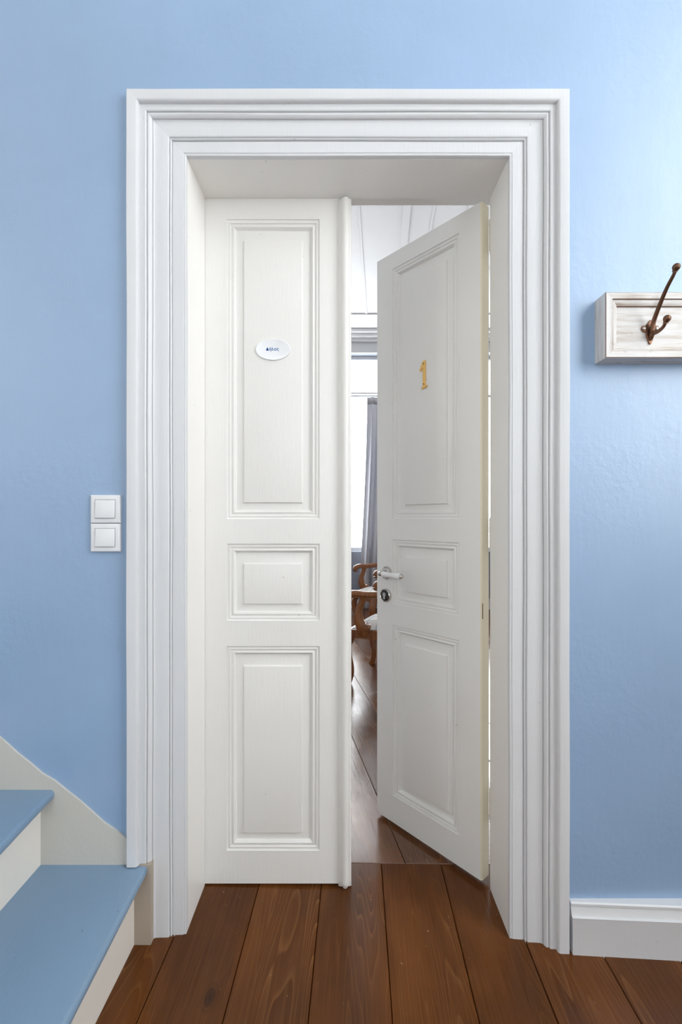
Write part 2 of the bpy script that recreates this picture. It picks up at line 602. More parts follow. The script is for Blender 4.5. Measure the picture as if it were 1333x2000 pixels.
# windows: a casement frame with bars and panes, a mesh for each bar
def window(name, label, plane, a0, a1, z0, z1, pos, cols, zbars, fr=0.055, depth=0.05):
    root = empty(name, (0, 0, 0))
    tag(root, label, 'window', kind='structure')

    def bx(n, p0, p1, q0, q1, mat, d0=0.0, d1=depth):
        b = MB()
        if plane == 'y':
            b.box(p0, p1, pos+d0, pos+d1, q0, q1)
        else:
            b.box(pos+d0, pos+d1, p0, p1, q0, q1)
        return b.build(n, mat, root)
    bx('frame_stile', a0, a0+fr, z0, z1, 'white')
    bx('frame_stile', a1-fr, a1, z0, z1, 'white')
    bx('frame_rail', a0+fr, a1-fr, z0, z0+fr, 'white')
    bx('frame_rail', a0+fr, a1-fr, z1-fr, z1, 'white')
    cs = [a0+fr+(a1-a0-2*fr)*i/cols for i in range(cols+1)]
    zb = [z0+fr]+list(zbars)+[z1-fr]
    for c in cs[1:-1]:
        bx('mullion', c-0.025, c+0.025, z0+fr, z1-fr, 'white')
    for z in zbars:
        for i in range(cols):
            bx('glazing_bar', cs[i]+(0.025 if i else 0), cs[i+1]-(0.025 if i < cols-1 else 0), z-0.015, z+0.015, 'white', 0.005, depth-0.005)
    for i in range(cols):
        for j in range(len(zb)-1):
            bx('pane', cs[i]+(0.025 if i else 0), cs[i+1]-(0.025 if i < cols-1 else 0),
               zb[j]+(0.015 if j else 0), zb[j+1]-(0.015 if j < len(zb)-2 else 0), 'glass', depth*0.5-0.002, depth*0.5+0.002)
    return root


window('window_1', 'tall bright white window seen through the door gap', 'y', W1['x0'], W1['x1'], W1['z0'], W1['z1'], RY1+0.10, 2, (2.825,), 0.05)
window('window_2', 'tall bright room window hidden behind the open door leaf', 'y', W2['x0'], W2['x1'], W2['z0'], W2['z1'], RY1+0.10, 1, (2.825,), 0.05)
window('window_3', 'hall window on the right that lights the doorway', 'x', HW['y0'], HW['y1'], HW['z0'], HW['z1'], HX1+0.05, 3, (), 0.05)

window('fill_window_left', 'unseen small window in the left hall wall, added as fill light', 'x', LW_FILL['y0'], LW_FILL['y1'], LW_FILL['z0'], LW_FILL['z1'], HX0-0.10, 2, (), 0.05)
window('fill_window_back', 'unseen small hall window behind the viewer, added as fill light', 'y', BW_FILL['x0'], BW_FILL['x1'], BW_FILL['z0'], BW_FILL['z1'], HY0-0.10, 2, (), 0.05)

# ------------------------------------------------------------------ floor of separate boards
fl = MB()
fl.add([(HX0-0.15, HY0-0.15, fz(HX0)-0.03), (RX1+0.15, HY0-0.15, fz(RX1)-0.03), (RX1+0.15, RY1+0.3, fz(RX1)-0.03), (HX0-0.45, RY1+0.3, fz(HX0)-0.03),
        (HX0-0.15, HY0-0.15, fz(HX0)-0.12), (RX1+0.15, HY0-0.15, fz(RX1)-0.12), (RX1+0.15, RY1+0.3, fz(RX1)-0.12), (HX0-0.45, RY1+0.3, fz(HX0)-0.12)],
       [(0, 1, 2, 3), (7, 6, 5, 4), (0, 4, 5, 1), (1, 5, 6, 2), (2, 6, 7, 3), (3, 7, 4, 0)])
floor = fl.build('floor', 'sub')
tag(floor, 'dark brown stained pine floorboards running through the doorway', 'floor', kind='structure')


def clip(poly, nx, ny, d):
    """keep the side nx*x+ny*y <= d"""
    out = []
    for i in range(len(poly)):
        a, b = poly[i], poly[(i+1) % len(poly)]
        da, db = nx*a[0]+ny*a[1]-d, nx*b[0]+ny*b[1]-d
        if da <= 0:
            out.append(a)
        if da*db < 0:
            t = da/(da-db)
            out.append((a[0]+(b[0]-a[0])*t, a[1]+(b[1]-a[1])*t))
    return out


def board(poly, origin, rz, gap=0.0008, mat='floor'):
    """one floorboard: polygon in world plan, own local frame along its length"""
    if len(poly) < 3:
        return
    R = Matrix.Rotation(-rz, 2)
    cx = sum(p[0] for p in poly)/len(poly)
    cy = sum(p[1] for p in poly)/len(poly)
    def ring(inset, dz):
        r = []
        n = len(poly)
        for i in range(n):
            p0, p1, p2 = Vector(poly[i-1]), Vector(poly[i]), Vector(poly[(i+1) % n])
            e1, e2 = (p1-p0).normalized(), (p2-p1).normalized()
            n1, n2 = Vector((-e1.y, e1.x)), Vector((-e2.y, e2.x))
            den = 1+n1.dot(n2)
            q = p1+(n1+n2)*(inset/max(den, 0.2))
            loc = R @ (q-Vector(origin))
            r.append((loc.x, loc.y, fz(q.x)-fz(origin[0])+dz))
        return r
    n = len(poly)
    lift = random.uniform(-0.0007, 0.0007)
    vs = ring(gap+0.0016, lift)+ring(gap, -0.002+lift)+ring(gap, -0.028)
    fs = [tuple(range(n))]
    for k in (0, 1):
        for i in range(n):
            fs.append((k*n+i, (k+1)*n+i, (k+1)*n+(i+1) % n, k*n+(i+1) % n))
    o = mesh_obj('plank', vs, fs, mat, floor)
    o.location = (origin[0], origin[1], fz(origin[0]))
    o.rotation_euler = (0, 0, rz)


Y_TH = 1.552
a_h = -math.atan((697-673)/FPX)      # hall boards, nearly square to the wall
edges = [-2.44, -2.25, -2.05, -1.86, -1.665, -1.47, -1.28, -1.08, -0.88, -0.685, -0.485, -0.285, -0.085, 0.113, 0.317, 0.503, 0.70, 0.90, 1.10, 1.29, 1.49, 1.69, 1.88, 2.08, 2.28, 2.48, 2.68, 2.87, 3.07]
y_ref = 1.0525
for i in range(len(edges)-1):
    x0, x1 = edges[i], edges[i+1]
    sl = math.tan(-a_h)
    quad = [(x0+sl*(HY0-y_ref), HY0), (x1+sl*(HY0-y_ref), HY0), (x1+sl*(Y_TH-y_ref), Y_TH), (x0+sl*(Y_TH-y_ref), Y_TH)]
    quad = clip(quad, 1, 0, HX1+0.05)
    quad = clip(quad, -1, 0, -HX0+0.05)
    # beside the doorway the boards stop under the wall
    cyr = D_WALL+0.06
    if x1 < -0.5 or x0 > 0.52:
        quad = clip(quad, 0, 1, cyr)
    board(quad, ((x0+x1)/2, 0.2), a_h)

a_r = -math.atan((508-673)/FPX)      # room boards, skewed
t = Vector((-math.sin(a_r), math.cos(a_r)))
nrm = Vector((math.cos(a_r), math.sin(a_r)))
p_ref = Vector(((740-673)*1.18/(1560-1012), 1.18*FPX/(1560-1012)))
d_ref = nrm.dot(p_ref)
for k in range(-24, 18):
    if k in (17,):
        continue
    d0, d1 = d_ref+k*0.205, d_ref+(k+1)*0.205
    quad = [tuple(nrm*d0+t*(-2)), tuple(nrm*d1+t*(-2)), tuple(nrm*d1+t*8), tuple(nrm*d0+t*8)]
    quad = clip(quad, 0, -1, -Y_TH)
    quad = clip(quad, 0, 1, RY1)
    quad = clip(quad, 1, 0, RX1)
    quad = clip(quad, -1, 0, -RX0)
    if len(quad) >= 3:
        c = nrm*((d0+d1)/2)+t*3
        board(quad, (c.x, c.y), a_r, mat='floor2')

# ------------------------------------------------------------------ doorway: reveal lining and moulded casing
rv = empty('trim_reveal')
tag(rv, 'smooth white lining inside the doorway', 'trim', kind='structure')
MB().box(XL-0.055, XL, D_IN+0.010, D_BACK, -0.05, Z_SOF).build('jamb', 'reveal', rv)
MB().box(XR, XR+0.055, D_IN+0.010, D_BACK, -0.05, Z_SOF).build('jamb', 'reveal', rv)
MB().box(XL-0.055, XR+0.055, D_IN+0.010, D_BACK, Z_SOF, Z_SOF+0.045).build('head_lining', 'reveal', rv)
MB().box(XL-0.058, XL-0.022, D_BACK, D_ROOM, -0.05, Z_SOF+0.02).build('rebate', 'reveal', rv)
MB().box(XR+0.046, XR+0.058, D_BACK, D_ROOM, -0.05, Z_SOF+0.02).build('rebate', 'reveal', rv)
MB().box(XL-0.058, XR+0.058, D_BACK, D_ROOM, Z_SOF+0.012, Z_SOF+0.048).build('head_rebate', 'reveal', rv)

MB().box(XL-0.124, XL-0.056, 1.293, D_ROOM-0.012, 0.0, Z_SOF+0.124).build('frame_post', 'reveal', rv)
MB().box(XR+0.056, XR+0.124, 1.293, D_ROOM-0.012, 0.0, Z_SOF+0.124).build('frame_post', 'reveal', rv)
MB().box(XL-0.056, XR+0.056, 1.293, D_ROOM-0.012, Z_SOF+0.050, Z_SOF+0.124).build('frame_head', 'reveal', rv)

# casing profile: (distance out from the opening, depth from the camera plane)
P_IN = [(0.0, 1.2925), (0.0, 1.2815), (0.001, 1.2800), (0.0045, 1.2790), (0.0062, 1.2800), (0.0075, 1.2780), (0.0362, 1.2760), (0.0368, 1.2785), (0.0378, 1.2785), (0.0384, 1.2735), (0.0394, 1.2716), (0.0408, 1.2708),
        (0.0422, 1.2716), (0.0430, 1.2745), (0.0438, 1.2750), (0.0446, 1.2706), (0.0458, 1.2690), (0.0480, 1.2683), (0.066, 1.2675), (0.080, 1.2668), (0.0835, 1.2655), (0.0862, 1.2630), (0.0865, 1.2660)]
P_OUT = [(0.0865, 1.2660), (0.0876, 1.2660), (0.0880, 1.2605), (0.0888, 1.2590), (0.0900, 1.2574), (0.0925, 1.2548), (0.0955, 1.2530), (0.0980, 1.2533), (0.0990, 1.2560), (0.0998, 1.2560), (0.1006, 1.2508),
         (0.1030, 1.2490), (0.1045, 1.2492), (0.1120, 1.2488), (0.1172, 1.2484), (0.1176, 1.2420), (0.1188, 1.2388), (0.1210, 1.2366), (0.1240, 1.2354),
         (0.1468, 1.2350), (0.1480, 1.2362), (0.1480, 1.2570)]
casing = empty('trim_casing')
tag(casing, 'deep stepped white moulded door casing', 'trim', kind='structure')


def casing_side(prof, side, zbot, name):
    vs, fs = [], []
    n = len(prof)
    rows = 22
    for r in range(rows+1):
        for u, d in prof:
            z1 = Z_SOF+u
            z = zbot+(z1-zbot)*r/rows
            x = (XL-u) if side < 0 else (XR+u)
            # hand-planed wobble, faint
            wob = 0.0005*math.sin(z*5.1+u*40)+0.0004*math.sin(z*11.3+1.7+side)
            vs.append((x+wob*(0 if r == rows else 1), d, z))
    for r in range(rows):
        for i in range(n-1):
            fs.append((r*n+i, r*n+i+1, (r+1)*n+i+1, (r+1)*n+i))
    fs.append(tuple(range(n)))
    return mesh_obj(name, vs, fs, 'white', casing, 38, recalc=True)


casing_side(P_IN[:-1]+[(0.0865, 1.2640), (0.0865, 1.2925)], -1, fz(XL)-0.03, 'casing_upright')
casing_side([(0.0865, 1.2900)]+P_OUT+[(0.148, 1.29)], -1, 0.2275, 'casing_outer_band')
casing_side(P_IN+P_OUT[1:], 1, fz(XR)-0.03, 'casing_upright')
vs, fs = [], []
prof = P_IN+P_OUT[1:]
n = len(prof)
cols = 16
for r in range(cols+1):
    for u, d in prof:
        x0, x1 = XL-u, XR+u
        x = x0+(x1-x0)*r/cols
        wob = 0.0006*math.sin(x*7+u*60)*(1 if 0 < r < cols else 0)
        vs.append((x, d, Z_SOF+u+wob))
for r in range(cols):
    for i in range(n-1):
        fs.append((r*n+i, r*n+i+1, (r+1)*n+i+1, (r+1)*n+i))
mesh_obj('casing_head', vs, fs, 'white', casing, 38)

# baseboard right of the casing, with a moulded cap
bbp = [(0.0, -0.05), (0.0, 0.088), (-0.001, 0.092), (0.005, 0.094), (0.0075, 0.100), (0.010, 0.110), (0.0115, 0.116), (0.009, 0.118), (0.009, 0.124), (0.012, 0.127), (0.03, 0.127), (0.07, 0.127), (0.07, -0.05)]
vs, fs = [], []
n = len(bbp)
for x, y in ((0.622, 1.2325), (0.95, 1.2165), (HX1, 1.2100)):
    for d, z in bbp:
        vs.append((x, y+d, z+(fz(x) if z < 0 else 0)))
for r in range(2):
    for i in range(n):
        j = (i+1) % n
        fs.append((r*n+i, r*n+j, (r+1)*n+j, (r+1)*n+i))
fs += [tuple(range(n)), tuple(range(3*n-1, 2*n-1, -1))]
o = mesh_obj('baseboard_right', vs, fs, 'white', None, 30)
tag(o, 'white baseboard with moulded top beside the door casing', 'baseboard', kind='structure')


# ------------------------------------------------------------------ doors
# panel rows, heights (z0, z1)
ROWS = [(0.115, 0.770), (0.851, 1.098), (1.177, 2.137)]
MOULD = [(0.0, 0.0), (0.0008, 0.0035), (0.0035, 0.0048), (0.0065, 0.0044), (0.0085, 0.0028), (0.0105, 0.0034), (0.0120, 0.0068), (0.0150, 0.0074),
         (0.0180, 0.0062), (0.0205, 0.0040), (0.0225, 0.0042), (0.0240, 0.0075), (0.0262, 0.0088), (0.0280, 0.0140), (0.0300, 0.0150)]


def rect_rings(x0, x1, z0, z1, rings, cap=True, jit=0.0):
    """rings: (inset l, r, b, t, depth)"""
    vs, fs = [], []
    for (l, r, b, t, d) in rings:
        vs += [(x0+l, d, z0+b), (x1-r, d, z0+b), (x1-r, d, z1-t), (x0+l, d, z1-t)]
    for k in range(len(rings)-1):
        for i in range(4):
            j = (i+1) % 4
            fs.append((k*4+i, k*4+j, (k+1)*4+j, (k+1)*4+i))
    if cap:
        k = len(rings)-1
        fs.append((k*4, k*4+1, k*4+2, k*4+3))
    return vs, fs


def door_leaf(name, label, width, z0, z1, px0, px1, mirror, loc, rz):
    """leaf in local frame: hinge edge at x=0, front face y=0, thickness to +y; mirrored leaves grow to -x"""
    T = 0.042
    root = empty(name, loc, rz)
    tag(root, label, 'door', kind='structure')
    s = -1 if mirror else 1

    def part(n, vs, fs, mat='door', smooth=None):
        return mesh_obj(n, [(s*v[0], v[1], v[2]) for v in vs], fs, mat, root, smooth)

    def bx(n, a0, a1, c0, c1, e0, e1, mat='door'):
        b = MB().box(a0, a1, c0, c1, e0, e1)
        return part(n, b.v, b.f, mat)
    # stiles: the hinge edge is rounded over
    st = []
    for k in range(7):
        a = PI/2*k/6
        st.append((0.008-0.008*math.sin(a), 0.008-0.008*math.cos(a)))
    poly = [(px0, 0.0)]+st+[(0.0, T), (px0, T)]
    b = MB().prism(poly, z0, z1, lambda u, v, t: (u, v, t))
    hs = part('stile', b.v, b.f, 'door', 40)
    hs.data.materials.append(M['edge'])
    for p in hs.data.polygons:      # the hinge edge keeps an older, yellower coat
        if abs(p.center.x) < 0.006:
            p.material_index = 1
    bx('stile', px1, width, 0, T, z0, z1)
    zs = [z0]+[z for r in ROWS for z in r]+[z1]
    for i in range(0, len(zs), 2):
        bx('rail', px0, px1, 0, T, zs[i], zs[i+1])
    for (a, c) in ROWS:
        vs, fs = rect_rings(px0, px1, a, c, [(q, q, q, q, d) for q, d in MOULD], cap=False)
        part('panel_moulding', vs, fs, 'door', 42)
        tall = c-a > 0.4
        l, r_, bt, tp = 0.055, 0.058, 0.054, (0.067 if tall else 0.066)
        e = 0.012
        rings = [(0.0295, 0.0295, 0.0295, 0.0295, 0.0150),
                 (l-e, r_-e*0.4, bt-e*0.3, tp-e*1.2, 0.0125),
                 (l-e*0.25, r_-0.0012, bt-0.0010, tp-e*0.35, 0.0105),
                 (l, r_, bt, tp, 0.0058), (l+0.002, r_+0.002, bt+0.002, tp+0.002, 0.0053)]
        vs, fs = rect_rings(px0, px1, a, c, rings)
        # back of the panel
        n = len(vs)
        vs += [(px0, T-0.008, a), (px1, T-0.008, a), (px1, T-0.008, c), (px0, T-0.008, c)]
        fs += [(n, n+1, n+2, n+3)]
        part('panel', vs, fs, 'door', 25)
    return root, s


# left leaf, shut
LW = 0.479
LX = -0.4635
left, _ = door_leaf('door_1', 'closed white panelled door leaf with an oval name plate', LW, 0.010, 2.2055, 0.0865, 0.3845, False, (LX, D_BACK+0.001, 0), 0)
# astragal down the meeting edge
ap = [(-0.018, 0.0), (-0.018, -0.0035), (-0.0165, -0.0052), (-0.0120, -0.0058), (-0.0100, -0.0065), (-0.0095, -0.0100), (-0.0075, -0.0150), (-0.0040, -0.0195), (0.0015, -0.0225), (0.0075, -0.0225), (0.0130, -0.0195),
      (0.0165, -0.0150), (0.0185, -0.0100), (0.0190, -0.0060), (0.0225, -0.0050), (0.0235, 0.0), (0.0235, 0.02), (0.005, 0.02), (0.005, 0.0)]
vs, fs = [], []
n = len(ap)
lv = [(0.000, 0.55, -0.004), (0.016, 0.98, 0.004), (0.022, 1.0, 0), (2.185, 1.0, 0), (2.190, 1.0, 0), (2.199, 0.55, 0)]
for (z, sc, dz) in lv:
    for x, y in ap:
        vs.append((0.4625+0.003+(x-0.003)*(sc if y < 0 else 1), y*(sc if y < -0.004 else 1), z+0.003))
for r in range(len(lv)-1):
    for i in range(n):
        j = (i+1) % n
        fs.append((r*n+i, r*n+j, (r+1)*n+j, (r+1)*n+i))
fs += [tuple(range(n)), tuple(range(len(lv)*n-1, (len(lv)-1)*n-1, -1))]
o = mesh_obj('meeting_bead', vs, fs, 'door', left, 40)
tag(o, 'rounded white bead covering the meeting edge')

# oval name plate with blue lettering
npx, npz = -0.2286-LX, 1.7205
pf = 0.0053
b = MB()
seg = 56
prof = [(1.0, 0.0), (1.0, -0.0035), (0.985, -0.0048), (0.955, -0.0050), (0.93, -0.0045), (0.0, -0.0045)]
vs, fs = [], []
for r, y in prof[:-1]:
    for k in range(seg):
        a = 2*PI*k/seg
        vs.append((npx+0.0557*r*math.cos(a), pf+y, npz+0.0340*r*math.sin(a)))
for i in range(len(prof)-2):
    for k in range(seg):
        fs.append((i*seg+k, i*seg+(k+1) % seg, (i+1)*seg+(k+1) % seg, (i+1)*seg+k))
fs.append(tuple(range((len(prof)-2)*seg, (len(prof)-1)*seg)))
plate = mesh_obj('name_plate', vs, fs, 'plate', left, 40)
tag(plate, 'white oval name plate with blue Greek lettering')
cu = bpy.data.curves.new('lettering', 'FONT')
cu.body = '\u0394\u03ae\u03bb\u03bf\u03c2'
cu.align_x = 'CENTER'
cu.align_y = 'CENTER'
cu.size = 0.0172
cu.offset = 0.00022
cu.extrude = 0.0003
tmp = bpy.data.objects.new('lettering_curve', cu)
C.objects.link(tmp)
dg = bpy.context.evaluated_depsgraph_get()
me = bpy.data.meshes.new_from_object(tmp.evaluated_get(dg))
bpy.data.objects.remove(tmp)
xs_ = [v.co.x for v in me.vertices]
kx = 0.0415/(max(xs_)-min(xs_))
mx_ = (max(xs_)+min(xs_))/2
for v in me.vertices:
    v.co = Vector((npx-0.0020+(v.co.x-mx_)*kx, pf-0.00465-v.co.z, npz+0.0005+v.co.y*kx))
me.materials.clear()
me.materials.append(M['blue'])
o = bpy.data.objects.new('lettering', me)
C.objects.link(o)
o.parent = plate
tag(o, 'blue Greek lettering')

# right leaf, ajar
RW = 0.465
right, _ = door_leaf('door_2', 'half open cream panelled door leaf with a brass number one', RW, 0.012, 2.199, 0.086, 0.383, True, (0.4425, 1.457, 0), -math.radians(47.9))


def rpt(wd, z, out=0.0):
    return Vector((-wd, -out, z))


# hinges
for hz in (2.10, 1.13, 0.25):
    h = MB().lathe([(0.004, -0.052), (0.0075, -0.05), (0.0075, -0.002), (0.006, 0.0), (0.0075, 0.002), (0.0075, 0.05), (0.004, 0.052)], (0.012, 0.038, hz), (0, 0, 1), 14).build('hinge', 'reveal', right, 40)
    MB().lathe([(0.005, 0), (0.005, 0.004), (0.003, 0.008)], (0.012, 0.038, hz-0.061), (0, 0, 1), 10).build('pin', 'bronze', h, 40)

# brass number one, screwed to the upper panel
nx_, nz_ = -0.232, 1.697
out2 = [(-0.0075, 0.050), (0.0045, 0.050), (0.0045, -0.0370), (0.0075, -0.0385), (0.0125, -0.0400), (0.0140, -0.0425), (0.0125, -0.0450), (0.0060, -0.0480), (-0.0040, -0.0500), (-0.0130, -0.0505), (-0.0140, -0.0480),
        (-0.0115, -0.0445), (-0.0080, -0.0410), (-0.0072, -0.0380), (-0.0070, 0.0245), (-0.0185, 0.0135), (-0.0235, 0.0185), (-0.0205, 0.0225), (-0.0160, 0.0310)]
b = MB().prism(out2, 0.0053, -0.0005, lambda u, v, t: (nx_+u, t, nz_+v))
num = b.build('house_number', 'brass', right)
bmod = num.modifiers.new('bevel', 'BEVEL')
bmod.width = 0.0012
bmod.segments = 2
tag(num, 'polished brass numeral one')
for zz in (0.039, -0.0345):
    MB().lathe([(0.0022, 0.0), (0.0022, 0.0006)], (nx_-0.0012, -0.0005, nz_+zz), (0, -1, 0), 12).build('screw', 'hole', num)

# lever handle and lock
hw, hz = 0.412, 0.968
rose = MB().lathe([(0.026, 0.0), (0.026, 0.003), (0.0245, 0.0065), (0.022, 0.0075), (0.0195, 0.0065), (0.017, 0.0075), (0.0125, 0.0085), (0.011, 0.010)], (-hw, 0, hz), (0, -1, 0), 32).build('handle_rose', 'chrome', right, 40)
tag(rose, 'round nickel rose')
neck = [(-hw, -0.008, hz), (-hw, -0.026, hz), (-hw+0.0005, -0.036, hz), (-hw+0.004, -0.043, hz), (-hw+0.012, -0.0465, hz), (-hw+0.022, -0.047, hz)]
b = MB().sweep(catmull(neck, 4), [0.0105]*9+[0.0095]*6+[0.0085]*6, 16)
MB_n = b.build('lever_neck', 'chrome', rose, 60)
o = MB().lathe([(0.009, 0.0), (0.0105, 0.004), (0.0105, 0.016), (0.0098, 0.030), (0.0098, 0.042), (0.0112, 0.056), (0.0125, 0.070), (0.0118, 0.082), (0.0088, 0.088)], (-hw+0.020, -0.047, hz), (1, 0.02, -0.012), 20).build('lever_grip', 'porcelain', rose, 60)
tag(o, 'white porcelain lever grip')
o = MB().lathe([(0.0092, 0.0), (0.0095, 0.003), (0.0085, 0.007), (0.005, 0.010), (0.0, 0.011)], (-hw+0.108, -0.0453, hz-0.001), (1, 0.02, -0.012), 20).build('lever_cap', 'chrome', rose, 60)
lz = 0.8795
esc = MB().lathe([(0.0265, 0.0), (0.0265, 0.008), (0.0255, 0.011), (0.0235, 0.0125), (0.0215, 0.0115), (0.0205, 0.0095)], (-0.4145, 0, lz), (0, -1, 0), 32).build('lock_escutcheon', 'chrome', right, 40)
tag(esc, 'round nickel lock escutcheon')
MB().lathe([(0.0203, 0.0), (0.0203, 0.0105), (0.0190, 0.0112)], (-0.4145, 0, lz), (0, -1, 0), 28).build('lock_face', 'blackm', esc, 40)
cyl = [(0.0085*math.cos(a), 0.0085*math.sin(a)+0.004) for a in [PI*k/10-0.5 for k in range(15)]]
cyl = [(math.cos(a)*0.0085, 0.0045+math.sin(a)*0.0085) for a in [(-50+28*k)*PI/180 for k in range(11)]]+[(-0.005, -0.0125), (0.0, -0.0148), (0.005, -0.0125)]
MB().prism(cyl, -0.0110, -0.0145, lambda u, v, t: (-0.4145+u, t, lz+v)).build('lock_cylinder', 'chrome', esc, 50)
# a chip in the hinge stile
MB().box(-0.0012, 0.0006, 0.0042, 0.0065, 0.855, 0.905).build('paint_chip', 'bronze', right)

# ------------------------------------------------------------------ staircase on the left
st = empty('trim_staircase', (0, 0, 0))
tag(st, 'painted stairs with blue treads climbing left beside the doorway', 'staircase', kind='structure')
YW = D_WALL-0.001
YB = -0.6
steps = [(0.224, -0.541, -0.578), (0.431, -0.800, -0.838), (0.638, -1.062, -1.100)]
zprev = -0.03
for i, (zt, xn, xr) in enumerate(steps):
    x_back = (steps[i+1][2] if i < len(steps)-1 else HX0)-0.002
    sk = (0.038, 0.07, 0.05)[i]
    # tread with a rounded nosing, skewed a little in plan
    T = 0.026
    pr = [(0.0, 0.0)]
    for k in range(9):
        a = PI/2-PI*k/8
        pr.append((-T/2*0.8+T/2*0.8*math.cos(a), -T/2+T/2*math.sin(a)))
    pr = pr[1:]
    vs, fs = [], []
    m = len(pr)+2
    ys = [YW+(0.0 if i else 0.0), 1.0, 0.6, 0.2, -0.2, YB]
    for y in ys:
        xo = xn+sk*(1.25-y) if y > 0.5 else xn+sk*0.75
        for dx, dz in pr:
            vs.append((xo+dx, y, zt+dz))
        vs.append((x_back, y, zt-T))
        vs.append((x_back, y, zt))
    for r in range(len(ys)-1):
        for q in range(m):
            j = (q+1) % m
            fs.append((r*m+q, r*m+j, (r+1)*m+j, (r+1)*m+q))
    fs += [tuple(range(m)), tuple(range(len(ys)*m-1, (len(ys)-1)*m-1, -1))]
    mesh_obj('tread', vs, fs, 'tread', st, 40)
    MB().box(xr-0.02, xr, YB, YW, zprev, zt-T+0.001).build('riser', 'cream', st)
    zprev = zt-0.001
# masonry body behind the risers
MB().box(HX0, steps[0][2]-0.02, YB+0.02, YW-0.02, -0.05, steps[0][0]-0.028).build('stair_body', 'skirt', st)
MB().box(HX0, steps[1][2]-0.02, YB+0.02, YW-0.02, steps[0][0], steps[1][0]-0.028).build('stair_body', 'skirt', st)
# sloping grey skirt painted on the wall above the steps and beside the first riser
xa, za, xb, zb = -0.950, 0.571, -0.594, 0.290
slope = (zb-za)/(xb-xa)
sk_poly = [(xb, 0.05), (xb, zb)]
for k in range(1, 30):
    x = xb-(1.0)*k/29
    sk_poly.append((x, zb+slope*(x-xb)+0.0035*math.sin(x*31)+0.002*math.sin(x*77)))
sk_poly.append((-1.594, 0.05))
MB().prism(sk_poly, D_WALL+0.001, D_WALL-0.0055, lambda u, v, t: (u, t, v)).build('wall_skirt', 'skirt', st)
MB().box(-0.600, XL-0.0855, D_WALL-0.010, D_WALL+0.04, -0.05, 0.2265).build('end_block', 'endblock', st)

# ------------------------------------------------------------------ light switches
def light_switch(zc, label):
    root = empty('light_switch', (-0.658, D_WALL, zc))
    tag(root, label, 'light switch', 'stacked white light switches')
    wv, hv = 0.0410, 0.0388
    rings = [(0, 0, 0, 0, 0.002), (0, 0, 0, 0, -0.006), (0.0012, 0.0012, 0.0012, 0.0012, -0.0085), (0.004, 0.004, 0.004, 0.004, -0.0098), (0.0125, 0.0125, 0.0125, 0.0125, -0.0100), (0.0128, 0.0128, 0.0128, 0.0128, -0.007)]
    vs, fs = rect_rings(-wv, wv, -hv, hv, rings)
    mesh_obj('frame', vs, fs, 'plastic', root, 30)
    a = 0.0266
    vs = [(-a, -0.0095, -0.0245), (a, -0.0095, -0.0245), (a, -0.0150, -0.0245), (-a, -0.0150, -0.0245),
          (-a, -0.0095, 0.0245), (a, -0.0095, 0.0245), (a, -0.0108, 0.0245), (-a, -0.0108, 0.0245)]
    ro = MB().box(-a, a, -0.0145, -0.0065, -0.0247, 0.0247, 0.0014)
    for v in ro.v:
        if v.y < -0.012:
            v.y += (v.z+0.0247)*0.045
    ro.build('rocker', 'plastic', root, 35)
    return root


light_switch(1.2050, 'upper of the two white rocker switches left of the door casing')
light_switch(1.1262, 'lower of the two white rocker switches left of the door casing')

# ------------------------------------------------------------------ coat rack with a double hook
cr = empty('coat_rack', (0.694, D_WALL, 1.606))
tag(cr, 'whitewashed wooden coat rack board with framed panel on blue wall', 'coat rack')
CW, CH, CD = 0.62, 0.174, 0.053
fprof = [(0.0, 0.001), (0.0, -CD+0.0015), (0.0015, -CD), (0.0175, -CD), (0.0185, -CD+0.0045), (0.0215, -CD+0.0035), (0.0250, -CD+0.0040), (0.0300, -CD+0.0065), (0.0335, -CD+0.0085), (0.0350, -CD+0.0130), (0.0350, -0.005), (0.0, -0.005)][:-2]+[(0.035, -0.006)]


def frame_piece(name, which, mat):
    vs, fs = [], []
    n = len(fprof)
    for e in (0, 1):
        for u, d in fprof:
            if which == 'top':
                p = ((u if e == 0 else CW-u), d, CH-u)
            elif which == 'bottom':
                p = ((u if e == 0 else CW-u), d, u)
            elif which == 'left':
                p = (u, d, (u if e == 0 else CH-u))
            else:
                p = (CW-u, d, (u if e == 0 else CH-u))
            vs.append(p)
    for i in range(n):
        j = (i+1) % n
        fs.append((i, j, n+j, n+i))
    fs += [tuple(range(n)), tuple(range(2*n-1, n-1, -1))]
    o = mesh_obj(name, vs, fs, mat, cr, 30)
    o.data.materials.append(M['rackb'])
    for p in o.data.polygons:      # paint rubbed off in the grooves
        c = p.center
        u = {'top': CH-c.z, 'bottom': c.z, 'left': c.x, 'right': CW-c.x}[which]
        if len(p.vertices) == 4 and (0.0176 < u < 0.0184 or 0.0337 < u < 0.0349 or (u < 0.0014 and c.y < -CD+0.0014)):
            p.material_index = 1
    return o


frame_piece('frame_rail', 'top', 'rack')
frame_piece('frame_rail', 'bottom', 'rack')
frame_piece('frame_stile', 'left', 'rackv')
frame_piece('frame_stile', 'right', 'rackv')
MB().box(0.03, CW-0.03, -CD+0.013, -0.002, 0.03, CH-0.03).build('back_panel', 'rack', cr)
